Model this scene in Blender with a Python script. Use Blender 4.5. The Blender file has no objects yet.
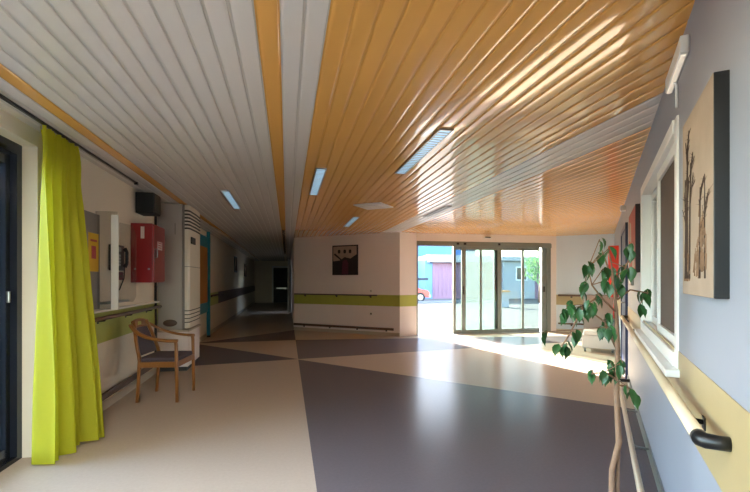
import bpy, bmesh, math, random
from mathutils import Vector, Matrix

random.seed(7)
R = math.radians
SC = bpy.context.scene
COL = SC.collection

# ---------------------------------------------------------------- camera, sky, sun, exposure
PSI = R(11.3)
cam_d = bpy.data.cameras.new('camera')
cam = bpy.data.objects.new('camera', cam_d)
COL.objects.link(cam)
cam.location = (0, 0, 1.3)
cam.rotation_euler = (R(90), 0, -PSI)
cam_d.sensor_width = 36
cam_d.lens = 36 * 440 / 750
cam_d.shift_y = 34 / 750
cam_d.clip_start = 0.02
SC.camera = cam

SUN_EL, SUN_AZ = R(23), math.atan2(-.23, .97)      # azimuth clockwise from +Y
world = bpy.data.worlds.new('sky_world')
SC.world = world
world.use_nodes = True
wn = world.node_tree.nodes
wl = world.node_tree.links
sky = wn.new('ShaderNodeTexSky')
sky.sky_type = 'NISHITA'
sky.sun_disc = False
sky.sun_elevation = SUN_EL
sky.sun_rotation = SUN_AZ
sky.air_density = 1.0
sky.dust_density = 1.2
# western half of the sky brightened, added to throw more light indoors
w_tc = wn.new('ShaderNodeTexCoord')
w_dot = wn.new('ShaderNodeVectorMath')
w_dot.operation = 'DOT_PRODUCT'
w_dot.inputs[1].default_value = (-.97, -.12, .2)
w_mr = wn.new('ShaderNodeMapRange')
w_mr.interpolation_type = 'SMOOTHSTEP'
w_mr.inputs['From Min'].default_value = .15
w_mr.inputs['From Max'].default_value = .85
w_mr.inputs['To Min'].default_value = 1.0
w_mr.inputs['To Max'].default_value = 1.7
w_mul = wn.new('ShaderNodeVectorMath')
w_mul.operation = 'SCALE'
wl.new(w_tc.outputs['Generated'], w_dot.inputs[0])
wl.new(w_dot.outputs['Value'], w_mr.inputs['Value'])
wl.new(sky.outputs[0], w_mul.inputs[0])
wl.new(w_mr.outputs[0], w_mul.inputs['Scale'])
wl.new(w_mul.outputs[0], wn['Background'].inputs[0])
wn['Background'].inputs[1].default_value = 0.75

sun_d = bpy.data.lights.new('sun', 'SUN')
sun_d.energy = 20.0
sun_d.angle = R(.6)
sun_d.color = (1, .93, .82)
sun = bpy.data.objects.new('sun', sun_d)
COL.objects.link(sun)
sd = Vector((math.sin(SUN_AZ) * math.cos(SUN_EL), math.cos(SUN_AZ) * math.cos(SUN_EL), math.sin(SUN_EL)))
sun.rotation_euler = sd.to_track_quat('Z', 'Y').to_euler()
sun.location = (0, 20, 20)


def portal(name, loc, rot, sx, sy):
    d = bpy.data.lights.new(name, 'AREA')
    d.shape = 'RECTANGLE'
    d.size, d.size_y = sx, sy
    d.cycles.is_portal = True
    o = bpy.data.objects.new(name, d)
    COL.objects.link(o)
    o.location, o.rotation_euler = loc, rot


portal('entrance_daylight', (4.72, 10.12, 1.1), (R(-90), 0, 0), 3.5, 2.2)
portal('glass_door_daylight', (-2.06, -1.0, 1.12), (0, R(-90), 0), 2.2, 9.3)
portal('added_window_daylight', (1.1, -6.2, 1.2), (R(90), 0, 0), 5.8, 2.1)

vs = SC.view_settings
vs.view_transform = 'Standard'
vs.look = 'None'
vs.gamma = 1
vs.use_curve_mapping = False
vs.exposure = 2.05
SC.cycles.max_bounces = 10
SC.cycles.diffuse_bounces = 6
SC.cycles.transparent_max_bounces = 16
SC.cycles.sample_clamp_indirect = 6


# ---------------------------------------------------------------- materials
def lin(h):
    h = h.lstrip('#')
    v = [int(h[i:i + 2], 16) / 255 for i in (0, 2, 4)]
    return tuple(c / 12.92 if c <= .04045 else ((c + .055) / 1.055) ** 2.4 for c in v) + (1,)


def mat(name, hexc, rough=.5, metal=0, var=0, vscale=8, bump=0, bscale=60, stretch=(1, 1, 1), spec=.5, coat=0,
        trans=0, ior=1.5):
    m = bpy.data.materials.new(name)
    m.use_nodes = True
    nt = m.node_tree
    b = nt.nodes['Principled BSDF']
    c = lin(hexc)
    b.inputs['Base Color'].default_value = c
    b.inputs['Roughness'].default_value = rough
    b.inputs['Metallic'].default_value = metal
    b.inputs['Specular IOR Level'].default_value = spec
    b.inputs['IOR'].default_value = ior
    b.inputs['Coat Weight'].default_value = coat
    b.inputs['Coat Roughness'].default_value = .08
    tc = nt.nodes.new('ShaderNodeTexCoord')
    mp = nt.nodes.new('ShaderNodeMapping')
    mp.inputs['Scale'].default_value = stretch
    nt.links.new(tc.outputs['Object'], mp.inputs[0])
    if var:
        n = nt.nodes.new('ShaderNodeTexNoise')
        n.inputs['Scale'].default_value = vscale
        n.inputs['Detail'].default_value = 5
        nt.links.new(mp.outputs[0], n.inputs['Vector'])
        mx = nt.nodes.new('ShaderNodeMix')
        mx.data_type = 'RGBA'
        mx.inputs[6].default_value = tuple(v * (1 - var) for v in c[:3]) + (1,)
        mx.inputs[7].default_value = tuple(min(1, v * (1 + var)) for v in c[:3]) + (1,)
        nt.links.new(n.outputs[0], mx.inputs[0])
        nt.links.new(mx.outputs[2], b.inputs['Base Color'])
    if bump:
        n2 = nt.nodes.new('ShaderNodeTexNoise')
        n2.inputs['Scale'].default_value = bscale
        n2.inputs['Detail'].default_value = 3
        nt.links.new(mp.outputs[0], n2.inputs['Vector'])
        bp = nt.nodes.new('ShaderNodeBump')
        bp.inputs['Strength'].default_value = bump
        bp.inputs['Distance'].default_value = .01
        nt.links.new(n2.outputs[0], bp.inputs['Height'])
        nt.links.new(bp.outputs[0], b.inputs['Normal'])
    if trans:                                        # thin cloth or leaf: part of the light passes through
        out = nt.nodes['Material Output']
        t = nt.nodes.new('ShaderNodeBsdfTranslucent')
        t.inputs[0].default_value = c
        ms = nt.nodes.new('ShaderNodeMixShader')
        ms.inputs[0].default_value = trans
        nt.links.new(b.outputs[0], ms.inputs[1])
        nt.links.new(t.outputs[0], ms.inputs[2])
        nt.links.new(ms.outputs[0], out.inputs[0])
    return m


def glass(name, tint='#f4f8f8', haze=0, ior=1.45):
    m = bpy.data.materials.new(name)
    m.use_nodes = True
    nt = m.node_tree
    nt.nodes.remove(nt.nodes['Principled BSDF'])
    out = nt.nodes['Material Output']
    tr = nt.nodes.new('ShaderNodeBsdfTransparent')
    tr.inputs[0].default_value = lin(tint)
    gl = nt.nodes.new('ShaderNodeBsdfGlossy')
    gl.inputs['Roughness'].default_value = .02
    fr = nt.nodes.new('ShaderNodeFresnel')
    fr.inputs[0].default_value = ior
    ms = nt.nodes.new('ShaderNodeMixShader')
    nt.links.new(fr.outputs[0], ms.inputs[0])
    nt.links.new(tr.outputs[0], ms.inputs[1])
    nt.links.new(gl.outputs[0], ms.inputs[2])
    last = ms
    if haze:
        df = nt.nodes.new('ShaderNodeBsdfTranslucent')
        df.inputs[0].default_value = (.85, .88, .88, 1)
        m2 = nt.nodes.new('ShaderNodeMixShader')
        m2.inputs[0].default_value = haze
        nt.links.new(ms.outputs[0], m2.inputs[1])
        nt.links.new(df.outputs[0], m2.inputs[2])
        last = m2
    nt.links.new(last.outputs[0], out.inputs[0])
    return m


def emit(name, hexc, s):
    m = bpy.data.materials.new(name)
    m.use_nodes = True
    b = m.node_tree.nodes['Principled BSDF']
    b.inputs['Base Color'].default_value = lin(hexc)
    b.inputs['Emission Color'].default_value = lin(hexc)
    b.inputs['Emission Strength'].default_value = s
    b.inputs['Roughness'].default_value = .3
    return m


M = dict(
    wall_cream=mat('wall_cream', '#e4d8c4', .6, var=.03, vscale=3, bump=.03, bscale=120),
    wall_white=mat('wall_white', '#e9dfda', .55, var=.03, vscale=3, bump=.03, bscale=120),
    wall_blue=mat('wall_blue', '#90949f', .5, var=.03, vscale=3, bump=.03, bscale=120),
    wall_end=mat('wall_end', '#c8d3e0', .55, var=.03, vscale=3),
    band_green=mat('band_green', '#adb350', .4, var=.06),
    band_tan=mat('band_tan', '#a8946c', .45, var=.08, vscale=6),
    band_plum=mat('band_plum', '#4f4044', .4, var=.06),
    plank_white=mat('plank_white', '#d9d1ca', .22, var=.03, vscale=2, bump=.05, bscale=14, stretch=(1, .12, 1)),
    plank_orange=mat('plank_orange', '#e8ab5a', .06, var=.05, vscale=2, bump=.006, bscale=6, stretch=(1, .1, 1), spec=.5, ior=1.95),
    groove=mat('groove', '#b3aba2', .4),
    groove_orange=mat('groove_orange', '#d39a4e', .25),
    floor_beige=mat('floor_beige', '#b9a998', .24, var=.07, vscale=45, bump=.012, bscale=9, ior=1.065),
    floor_dark=mat('floor_dark', '#6c6466', .24, var=.1, vscale=45, bump=.012, bscale=9, ior=1.065),
    skirting=mat('skirting', '#b9ab97', .5),
    wood_brown=mat('wood_brown', '#5a3f30', .4, var=.2, vscale=6, stretch=(8, 8, 1)),
    rail_cream=mat('rail_cream', '#cdb99a', .3, var=.08, vscale=6),
    metal=mat('metal', '#9b9b9a', .28, metal=1),
    alu_grey=mat('alu_grey', '#888e89', .4, metal=.3, var=.03),
    black=mat('black', '#101012', .35),
    black_matt=mat('black_matt', '#15161a', .6),
    frame_black=mat('frame_black', '#2e323c', .18, metal=.5),
    white_paint=mat('white_paint', '#e4e2de', .35),
    white_plastic=mat('white_plastic', '#dedbd3', .4),
    glass=glass('glass_clear'), glass_door=glass('glass_door', '#c2ccca'), glass_hazy=glass('glass_hazy', '#c4cfce', .08),
    acrylic=glass('acrylic', '#f2f2f0', .02),
    curtain=mat('curtain', '#bcb91e', .7, var=.06, vscale=30, bump=.08, bscale=300, trans=.4),
    beech=mat('beech', '#8f5c2a', .35, var=.15, vscale=5, stretch=(6, 6, 1)),
    uphol=mat('uphol', '#54474d', .85, var=.15, vscale=120, bump=.1, bscale=200),
    red=mat('red', '#8c1018', .3, coat=.15),
    red_bright=mat('red_bright', '#d8321d', .35),
    label_white=mat('label_white', '#dcd0cc', .5),
    label_red=mat('label_red', '#b8474a', .5),
    ac_grey=mat('ac_grey', '#a9a19a', .35, metal=.15, var=.03),
    ac_cream=mat('ac_cream', '#e0d6c5', .35),
    slot=mat('slot', '#33302c', .6),
    orange_board=mat('orange_board', '#b97b33', .5, var=.08),
    blue=mat('blue', '#1f87a0', .4), navy=mat('navy', '#1d2a52', .35),
    yellow=mat('yellow', '#dcae1d', .5),
    grey_panel=mat('grey_panel', '#837c77', .45),
    canvas=mat('canvas', '#9f8b79', .8, var=.22, vscale=9, bump=.1, bscale=200),
    paint_dark=mat('paint_dark', '#3c2a20', .8, var=.3, vscale=30),
    paint_brown=mat('paint_brown', '#7d6048', .8, var=.3, vscale=30),
    paint_maroon=mat('paint_maroon', '#57283a', .7, var=.3, vscale=12),
    paint_black=mat('paint_black', '#2b2020', .7, var=.3, vscale=10),
    paint_sand=mat('paint_sand', '#a88f80', .8, var=.2, vscale=10),
    paint_red=mat('paint_red', '#a4392a', .7, var=.35, vscale=8),
    blind=mat('blind', '#5a4c41', .7, var=.15, vscale=4),
    leaf=mat('leaf', '#265326', .35, var=.35, vscale=14, trans=.25),
    bark=mat('bark', '#7c5f4a', .8, var=.25, vscale=30, bump=.3, bscale=60),
    soil=mat('soil', '#3a2a20', .95, bump=.5, bscale=80), terracotta=mat('terracotta', '#9b5a3c', .7),
    lamp_sky_glow=emit('lamp_sky_glow', '#a9d3ee', .2), lamp_fill=emit('lamp_fill', '#fff4e6', 52), lamp_soft=emit('lamp_soft', '#f2e6d2', .12),  # bluish emission stands in for reflected sky; the strong one is added fill
    lamp_off=mat('lamp_off', '#8c8f92', .4),
    vinyl_white=mat('vinyl_white', '#ded9d2', .4), vinyl_grey=mat('vinyl_grey', '#a5a19c', .5),
    concrete=mat('concrete', '#5a5650', .9, var=.06, vscale=1.5, spec=.2),
    pink_wall=mat('pink_wall', '#7f5f6c', .8, var=.03), ext_white=mat('ext_white', '#9a9a99', .7),
    pale_blue=mat('pale_blue', '#5a789c', .8), mid_blue=mat('mid_blue', '#486c9c', .8),
    ext_grey=mat('ext_grey', '#6f6e6e', .8), roof=mat('roof', '#9a9a98', .8),
    car_red=mat('car_red', '#b3281f', .2, coat=1), tyre=mat('tyre', '#151515', .8),
    car_glass=mat('car_glass', '#23282c', .08), leaf_pale=mat('leaf_pale', '#7fa06a', .6, trans=.3),
)


# ---------------------------------------------------------------- mesh builder
class MB:
    def __init__(self):
        self.bm = bmesh.new()

    def box(self, a, b, mi=0, bev=0, mtx=None, seg=2):
        x0, y0, z0 = a
        x1, y1, z1 = b
        v = [self.bm.verts.new(p) for p in ((x0, y0, z0), (x1, y0, z0), (x1, y1, z0), (x0, y1, z0),
                                             (x0, y0, z1), (x1, y0, z1), (x1, y1, z1), (x0, y1, z1))]
        fs = [self.bm.faces.new([v[i] for i in q]) for q in
              ((3, 2, 1, 0), (4, 5, 6, 7), (0, 1, 5, 4), (1, 2, 6, 5), (2, 3, 7, 6), (3, 0, 4, 7))]
        for f in fs:
            f.material_index = mi
        if mtx is not None:
            for w in v:
                w.co = mtx @ w.co
        if bev:
            es = list({e for f in fs for e in f.edges})
            r = bmesh.ops.bevel(self.bm, geom=es, offset=bev, segments=seg, affect='EDGES', profile=.6)
            for f in r['faces']:
                f.material_index = mi
        return self

    def poly(self, pts, mi=0):
        f = self.bm.faces.new([self.bm.verts.new(p) for p in pts])
        f.material_index = mi
        return self

    def prism(self, pts, ext, mi=0, bev=0):
        """closed outline pts (3-D) extruded by vector ext"""
        e = Vector(ext)
        a = [self.bm.verts.new(p) for p in pts]
        b = [self.bm.verts.new(Vector(p) + e) for p in pts]
        n = len(a)
        fs = [self.bm.faces.new(a[::-1]), self.bm.faces.new(b)]
        for i in range(n):
            j = (i + 1) % n
            fs.append(self.bm.faces.new((a[i], a[j], b[j], b[i])))
        for f in fs:
            f.material_index = mi
        if bev:
            es = list({ed for f in fs[:2] for ed in f.edges})
            bmesh.ops.bevel(self.bm, geom=es, offset=bev, segments=2, affect='EDGES')
        return self

    def tube(self, pts, r, n=10, mi=0, cap=True, flat=None):
        """round (or flattened: flat=(a,b) half-axes) bar along pts; r a number or one per point"""
        pts = [Vector(p) for p in pts]
        rs = r if isinstance(r, (list, tuple)) else [r] * len(pts)
        rings = []
        up = None
        for i, p in enumerate(pts):
            t = (pts[min(i + 1, len(pts) - 1)] - pts[max(i - 1, 0)]).normalized()
            if up is None:
                up = Vector((0, 0, 1)) if abs(t.z) < .9 else Vector((0, 1, 0))
            s = t.cross(up)
            if s.length < 1e-4:
                s = t.cross(Vector((1, 0, 0)))
            s.normalize()
            u = s.cross(t).normalized()
            up = u
            ring = []
            for k in range(n):
                a = 2 * math.pi * k / n
                ca, sa = math.cos(a), math.sin(a)
                if flat:
                    q = .45
                    ca = math.copysign(abs(ca) ** q, ca) * flat[0]
                    sa = math.copysign(abs(sa) ** q, sa) * flat[1]
                else:
                    ca, sa = ca * rs[i], sa * rs[i]
                ring.append(self.bm.verts.new(p + s * ca + u * sa))
            rings.append(ring)
        for a, b in zip(rings, rings[1:]):
            for k in range(n):
                f = self.bm.faces.new((a[k], a[(k + 1) % n], b[(k + 1) % n], b[k]))
                f.smooth = True
                f.material_index = mi
        if cap:
            for ring, rev in ((rings[0], False), (rings[-1], True)):
                f = self.bm.faces.new(ring[::-1] if rev else ring)
                f.material_index = mi
        return self

    def lathe(self, prof, c=(0, 0, 0), n=24, mi=0):
        rings = [[self.bm.verts.new((c[0] + r * math.cos(2 * math.pi * k / n), c[1] + r * math.sin(2 * math.pi * k / n), c[2] + z))
                  for k in range(n)] for r, z in prof]
        for a, b in zip(rings, rings[1:]):
            for k in range(n):
                f = self.bm.faces.new((a[k], a[(k + 1) % n], b[(k + 1) % n], b[k]))
                f.smooth = True
                f.material_index = mi
        for ring in (rings[0], rings[-1]):
            self.bm.faces.new(ring).material_index = mi
        return self

    def build(self, name, mats, parent=None, loc=None, rotz=0, smooth=False):
        bmesh.ops.recalc_face_normals(self.bm, faces=self.bm.faces[:])
        me = bpy.data.meshes.new(name)
        if smooth:
            for f in self.bm.faces:
                f.smooth = True
        self.bm.to_mesh(me)
        self.bm.free()
        for m in (mats if isinstance(mats, (list, tuple)) else [mats]):
            me.materials.append(M[m])
        o = bpy.data.objects.new(name, me)
        COL.objects.link(o)
        if parent:
            o.parent = parent
        if loc is not None:
            o.location = loc
            o.rotation_euler = (0, 0, rotz)
        return o


def tag(o, label, cat, group=None):
    o['label'] = label
    o['category'] = cat
    if group:
        o['group'] = group
    return o


def thing(name, label, cat, loc=(0, 0, 0), rotz=0, group=None):
    o = bpy.data.objects.new(name, None)
    COL.objects.link(o)
    o.empty_display_size = .1
    o.location = loc
    o.rotation_euler = (0, 0, rotz)
    return tag(o, label, cat, group)


def struct(o):
    o['kind'] = 'structure'
    return o


def bx(name, m, a, b, parent=None, bev=0):
    return MB().box(a, b, bev=bev).build(name, m, parent)


# ---------------------------------------------------------------- plan of the place (metres)
TH = R(38.2)
N = Vector((math.cos(TH), -math.sin(TH), 0))         # towards the right wall
U = Vector((math.sin(TH), math.cos(TH), 0))          # along the right wall, away from the camera
RW = N * .34                                         # foot of the right wall
AR = R(90) - TH                                      # local x = U, local y = into the room
AC_ = -TH                                            # local x = to the right along the centre wall, -y = into the room
C0 = Vector((.18, 11.65, 0))
U2 = Vector((math.cos(TH), -math.sin(TH), 0))
C1 = C0 + U2 * 3.0
YE = 9.93                                            # entrance wall
XE0, XE1 = 2.98, 6.47
E0 = Vector((6.62, YE, 0))
E1 = E0 + U2 * 1.28
XL = -1.8
HC = 2.40
YEND = 26.0


def rw(s, d=0, z=0):
    p = RW + U * s - N * d
    return (p.x, p.y, z)


# floor: one sheet of vinyl laid in beige and dark fields
XB = .18
fl = MB()
for mi, pts in (
        (0, [(-2.1, -6.1), (XB, -6.1), (XB, 7.34), (-1.85, 7.0), (-1.85, 3.7), (-2.1, 3.7)]),
        (1, [(-1.85, 7.0), (XB, 7.34), (-1.85, 9.54)]),
        (0, [(-1.85, 9.54), (XB, 7.34), (XB, 9.68), (-1.85, 9.57)]),
        (1, [(-1.85, 9.57), (XB, 9.68), (XB, 11.64)]),
        (0, [(-1.85, 9.57), (XB, 11.64), (XB, YEND + .1), (-1.85, YEND + .1)]),
        (1, [(XB, -6.1), (8, -6.1), (8, -1.04), (XB, 7.30)]),
        (0, [(XB, 7.30), (8, -1.04), (8, 8.6), (XB, 7.34)]),
        (1, [(XB, 7.34), (8, 8.6), (8, 9.0), (XB, 9.7)]),
        (0, [(XB, 9.7), (8, 9.0), (8, YE + .12), (XB, YE + .12)]),
        (0, [(XB, YE + .12), (2.3, YE + .12), (XB, 11.8)])):
    fl.poly([(x, y, 0) for x, y in pts], mi)
bmesh.ops.remove_doubles(fl.bm, verts=fl.bm.verts[:], dist=1e-4)
floor = struct(fl.build('floor', ['floor_beige', 'floor_dark']))

# ceiling: linear planks running along the corridor, one mesh; white and orange boards
cb = MB()


def y_lo(x):
    return -6.05 if x < -.2 else (N.x * x - .40) / -N.y


def y_hi(x, xc):
    if xc < .18:
        return YEND + .05
    if x < C1.x:
        return C0.y - (x - C0.x) * U.x / U.y + .06
    if x < E0.x + .03:
        return YE + .06
    return YE - (x - E0.x) * U.x / U.y + .06


def plank(k):
    x0 = .17 + .1 * k
    xc = x0 + .05
    orange = k >= 0 or k in (-3, -17)
    if 20 <= k <= 23:
        orange = False
    prof = [(x0, 2.4042), (x0 + .003, 2.4042), (x0 + .006, 2.4042), (x0 + .0075, 2.4008)]
    n = 6
    for i in range(n + 1):
        t = i / n
        prof.append((x0 + .009 + .082 * t, 2.4 - .0006 * (1 - (2 * t - 1) ** 2)))
    prof += [(x0 + .0925, 2.4008), (x0 + .094, 2.4042), (x0 + .097, 2.4042), (x0 + .1, 2.4042)]
    tilt = random.uniform(-.007, .007)
    ring = []
    for x, z in prof:
        zz = z + tilt * (x - xc)
        lo, hi = y_lo(x), y_hi(x, xc)
        if hi <= lo:
            hi = lo + .01
        ring.append((cb.bm.verts.new((x, lo, zz)), cb.bm.verts.new((x, hi, zz))))
    for i, (a, b) in enumerate(zip(ring, ring[1:])):
        f = cb.bm.faces.new((a[0], b[0], b[1], a[1]))
        g = i < 2 or i > len(ring) - 4
        f.material_index = (2 if not orange else 3) if g else (1 if orange else 0)
        f.smooth = 4 <= i <= len(ring) - 6


for k in range(-20, 76):
    plank(k)
struct(cb.build('ceiling', ['plank_white', 'plank_orange', 'groove', 'groove_orange']))
ro = [(-2.1, -6.3), (4.3, -6.3), (4.3, -.7), *[(RW + U * s_ + N * .25).to_2d()[:] for s_ in (-.7, 12.0)], (E1.x + .3, E1.y + .15), (E0.x + .1, YE + .2),
      (XE0, YE + .2), (C1.x + .05, C1.y + .2), (C0.x + .18, C0.y + .2), (C0.x + .18, YEND + .2), (-2.1, YEND + .2)]
struct(MB().prism([(x, y, 2.42) for x, y in ro], (0, 0, .2)).build('roof', 'roof'))

# walls
w = MB()
w.box((-2.05, 3.66, 0), (XL, YEND + .2, 2.42)).box((-2.05, -6.2, 2.28), (XL, 3.66, 2.42)).box((-2.05, -6.2, 0), (XL, -5.7, 2.42))
struct(w.build('wall_left', 'wall_cream'))
w = MB()
WS0, WS1, WZ0, WZ1 = 2.52, 4.36, .90, 2.06
w.box((-.9, -.2, 0), (WS0, 0, 2.42)).box((WS1, -.2, 0), (12.05, 0, 2.42)).box((WS0, -.2, 0), (WS1, 0, WZ0)).box((WS0, -.2, WZ1), (WS1, 0, 2.42))
struct(w.build('wall_right', 'wall_blue', None, RW, AR))
struct(MB().box((0, 0, 0), (3.0, .15, 2.42)).build('wall_center', 'wall_white', None, C0, AC_))
struct(MB().prism([(C1.x, C1.y, 0), (XE0, YE, 0), (XE0, YE + .2, 0), (C1.x, C1.y + .2, 0)], (0, 0, 2.42)).build('wall_corner', 'wall_white'))
struct(bx('wall_entrance', 'wall_white', (XE0, YE - .02, 2.22), (XE1, YE + .18, 2.42)))
struct(bx('wall_beside_entrance', 'wall_white', (XE1, YE, 0), (E0.x + .02, YE + .2, 2.42)))
struct(MB().box((0, 0, 0), (1.4, .15, 2.42)).build('wall_end', 'wall_end', None, E0, AC_))
struct(MB().box((.18, C0.y + .02, 0), (.36, 18.02, 2.42)).box((.18, 18.22, 0), (.36, YEND + .2, 2.42)).box((.18, 18.02, 2.1), (.36, 18.22, 2.42)).build('wall_corridor', 'wall_white'))
struct(bx('wall_back', 'wall_cream', (-2.05, YEND, 0), (.36, YEND + .2, 2.42)))

# added unseen foyer behind the camera: side walls, white ceiling, window wall for fill daylight
P9 = RW - U * .9
struct(bx('wall_added_foyer', 'wall_white', (P9.x + .05, P9.y - .05, 0), (4.1, P9.y + .13, 2.42)))
struct(bx('wall_added_foyer_side', 'wall_white', (4.0, -6.1, 0), (4.15, P9.y + .1, 2.42)))
struct(bx('ceiling_added_foyer', 'plank_white', (-.23, -6.05, 2.402), (4.1, P9.y - .04, 2.43)))
wf = struct(bpy.data.objects.new('window_added_fill', None))
COL.objects.link(wf)
wf.location = (0, -6.1, 0)
m = MB().box((-1.8, -.06, 2.25), (4.0, .06, 2.42)).box((-1.8, -.06, 0), (4.0, .06, .12))
for i in range(6):
    m.box((-1.8 + i * 1.15, -.05, .12), (-1.74 + i * 1.15, .05, 2.25))
m.build('window_frame', 'alu_grey', wf)
MB().box((-1.74, -.004, .12), (3.95, .004, 2.25)).build('pane', 'glass', wf)

# wall bands and skirting
struct(bx('trim_1', 'band_green', (XL, 3.70, .68), (XL + .004, 12.3, .99)))
struct(bx('trim_2', 'band_plum', (XL, 12.3, .68), (XL + .004, YEND, .99)))  # same band carried on in dark plum
struct(MB().box((0, -.004, .69), (3.0, 0, .95)).build('trim_3', 'band_green', None, C0, AC_))
d = Vector((XE0, YE, 0)) - C1
struct(MB().box((0, -.004, .69), (d.length, 0, .95)).build('trim_4', 'band_green', None, C1, math.atan2(d.y, d.x)))
struct(MB().box((-.9, 0, .655), (11.9, .003, .965)).build('trim_5', 'band_tan', None, RW, AR))
struct(MB().box((0, -.004, .68), (1.28, 0, .93)).build('trim_6', 'band_tan', None, E0, AC_))
struct(bx('trim_7', 'vinyl_white', (XL, 3.72, .99), (XL + .07, 6.55, 1.01), None, .004))
struct(bx('baseboard_left', 'skirting', (XL, 3.68, 0), (XL + .012, YEND, .09)))
struct(MB().box((-.9, 0, 0), (6.45, .012, .09)).box((7.8, 0, 0), (11.9, .012, .09)).build('baseboard_right', 'alu_grey', None, RW, AR))
struct(MB().box((0, -.012, 0), (3.0, 0, .08)).build('baseboard_center', 'skirting', None, C0, AC_))
struct(MB().box((0, -.012, 0), (1.28, 0, .08)).build('baseboard_end', 'skirting', None, E0, AC_))

# ---------------------------------------------------------------- entrance: sliding glass doors
dr = struct(bpy.data.objects.new('door_1', None))
COL.objects.link(dr)
dr.location = (XE0, YE, 0)
W = XE1 - XE0
MB().box((0, .0, 2.12), (W, .12, 2.22)).box((0, -.03, 2.10), (W, .0, 2.20), bev=.004).box((0, 0, 0), (.035, .12, 2.12)) \
    .box((W - .10, 0, 0), (W, .12, 2.12)).build('door_frame', 'alu_grey', dr)
bx('floor_track', 'metal', (0, -.02, 0.001), (W, .14, .012), dr)


def leaf_(name, x0, x1, y, mull, gm, stile=.07):
    m = MB()
    m.box((x0, y - .022, .015), (x0 + stile, y + .022, 2.11)).box((x1 - min(stile, .13), y - .022, .015), (x1, y + .022, 2.11))
    m.box((x0 + stile, y - .022, 2.03), (x1 - stile, y + .022, 2.11)).box((x0 + stile, y - .022, .015), (x1 - stile, y + .022, .10))
    for c in mull:
        m.box((c - .028, y - .018, .10), (c + .028, y + .018, 2.03))
    o = m.build(name, 'alu_grey', dr)
    MB().box((x0 + stile, y - .004, .10), (x1 - stile, y + .004, 2.03)).build('pane', gm, o)
    return o


lf = leaf_('sliding_leaf', .93, 2.12, .085, (), 'glass_door')
lf = leaf_('sliding_leaf', 1.13, 2.16, .03, (1.62,), 'glass_hazy', .10)
MB().box((1.16, .0, .95), (1.19, .008, 1.15), bev=.003).build('handle', 'black', lf)
lf = leaf_('fixed_leaf', 1.98, 3.40, .075, (2.76,), 'glass_door', .19)
MB().box((3.3, .02, 1.0), (3.34, .038, 1.14), bev=.003).build('lock', 'black', lf)
MB().box((.98, -.05, 2.14), (1.04, -.03, 2.19)).box((1.16, -.05, 2.14), (1.22, -.03, 2.19)).box((2.05, -.05, 2.14), (2.1, -.03, 2.19)).build('roller_cover', 'black', dr)
s = thing('motion_sensor', 'small white motion sensor with a dark lens on the lintel above the entrance doors', 'sensor', (4.75, YE - .02, 2.33))
MB().box((-.10, -.04, -.02), (.10, 0, .02), bev=.008).build('sensor_body', 'white_plastic', s)
MB().box((-.07, -.043, -.012), (.07, -.04, .012)).build('lens', 'black', s)

# ---------------------------------------------------------------- left: black sliding glass door to the yard
d2 = struct(bpy.data.objects.new('door_2', None))
COL.objects.link(d2)
d2.location = (-1.92, 0, 0)
MB().box((-.12, -5.7, 2.2), (.02, 3.66, 2.28)).box((-.12, 3.6, 0), (.02, 3.66, 2.2)).box((-.12, -5.7, 0), (.02, -5.64, 2.2)) \
    .box((-.12, -5.64, .0), (.02, 3.6, .03)).build('door_frame', 'frame_black', d2)
for i, (a, b, x) in enumerate(((2.35, 3.59, -.01), (1.1, 2.42, -.06), (-.2, 1.15, -.01), (-1.5, -.15, -.06), (-2.85, -1.45, -.01), (-4.2, -2.8, -.06), (-5.64, -4.15, -.01))):
    m = MB()
    x -= .03
    m.box((x - .02, a, .03), (x + .02, a + .05, 2.19)).box((x - .02, b - .05, .03), (x + .02, b, 2.19))
    m.box((x - .02, a + .05, 2.12), (x + .02, b - .05, 2.19)).box((x - .02, a + .05, .03), (x + .02, b - .05, .11))
    o = m.build('sliding_leaf', 'frame_black', d2)
    MB().box((x - .005, a + .05, .11), (x + .005, b - .05, 2.12)).build('pane', 'glass', o)
    if i == 0:
        MB().box((x + .02, b - .045, 1.14), (x + .04, b - .025, 1.22), bev=.005).build('handle', 'metal', o)

# ---------------------------------------------------------------- right: white sliding window
w1 = struct(bpy.data.objects.new('window_1', None))
COL.objects.link(w1)
w1.location, w1.rotation_euler = RW, (0, 0, AR)
m = MB()
m.box((WS0 - .02, -.14, WZ0 - .02), (WS0 + .05, .010, WZ1 + .02), bev=.004).box((WS1 - .05, -.14, WZ0 - .02), (WS1 + .02, .018, WZ1 + .02), bev=.004)
m.box((WS0 + .05, -.14, WZ1 - .05), (WS1 - .05, .018, WZ1 + .02), bev=.004).box((WS0 + .05, -.14, WZ0 - .02), (WS1 - .05, .018, WZ0 + .05), bev=.004)
m.build('window_frame', 'white_paint', w1)
for a, b, y in ((WS0 + .05, 3.48, -.03), (3.42, WS1 - .05, -.075)):
    m = MB()
    for q in ((a, a + .045), (b - .045, b)):
        m.box((q[0], y - .02, WZ0 + .05), (q[1], y + .02, WZ1 - .05), bev=.003)
    m.box((a + .045, y - .02, WZ1 - .11), (b - .045, y + .02, WZ1 - .05), bev=.003).box((a + .045, y - .02, WZ0 + .05), (b - .045, y + .02, WZ0 + .11), bev=.003)
    o = m.build('sash', 'white_paint', w1)
    MB().box((a + .045, y - .004, WZ0 + .11), (b - .045, y + .004, WZ1 - .11)).build('insect_screen' if a < 3 else 'pane', 'blind' if a < 3 else 'glass', o)
m = MB()
for i in range(22):
    a = WS0 + .06 + i * .078
    m.box((a, -.135, WZ0 + .05), (a + .07, -.128, WZ1 - .05), mtx=Matrix.Translation((a + .035, -.13, 0)) @ Matrix.Rotation(R(14), 4, 'Z') @ Matrix.Translation((-a - .035, .13, 0)))
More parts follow.
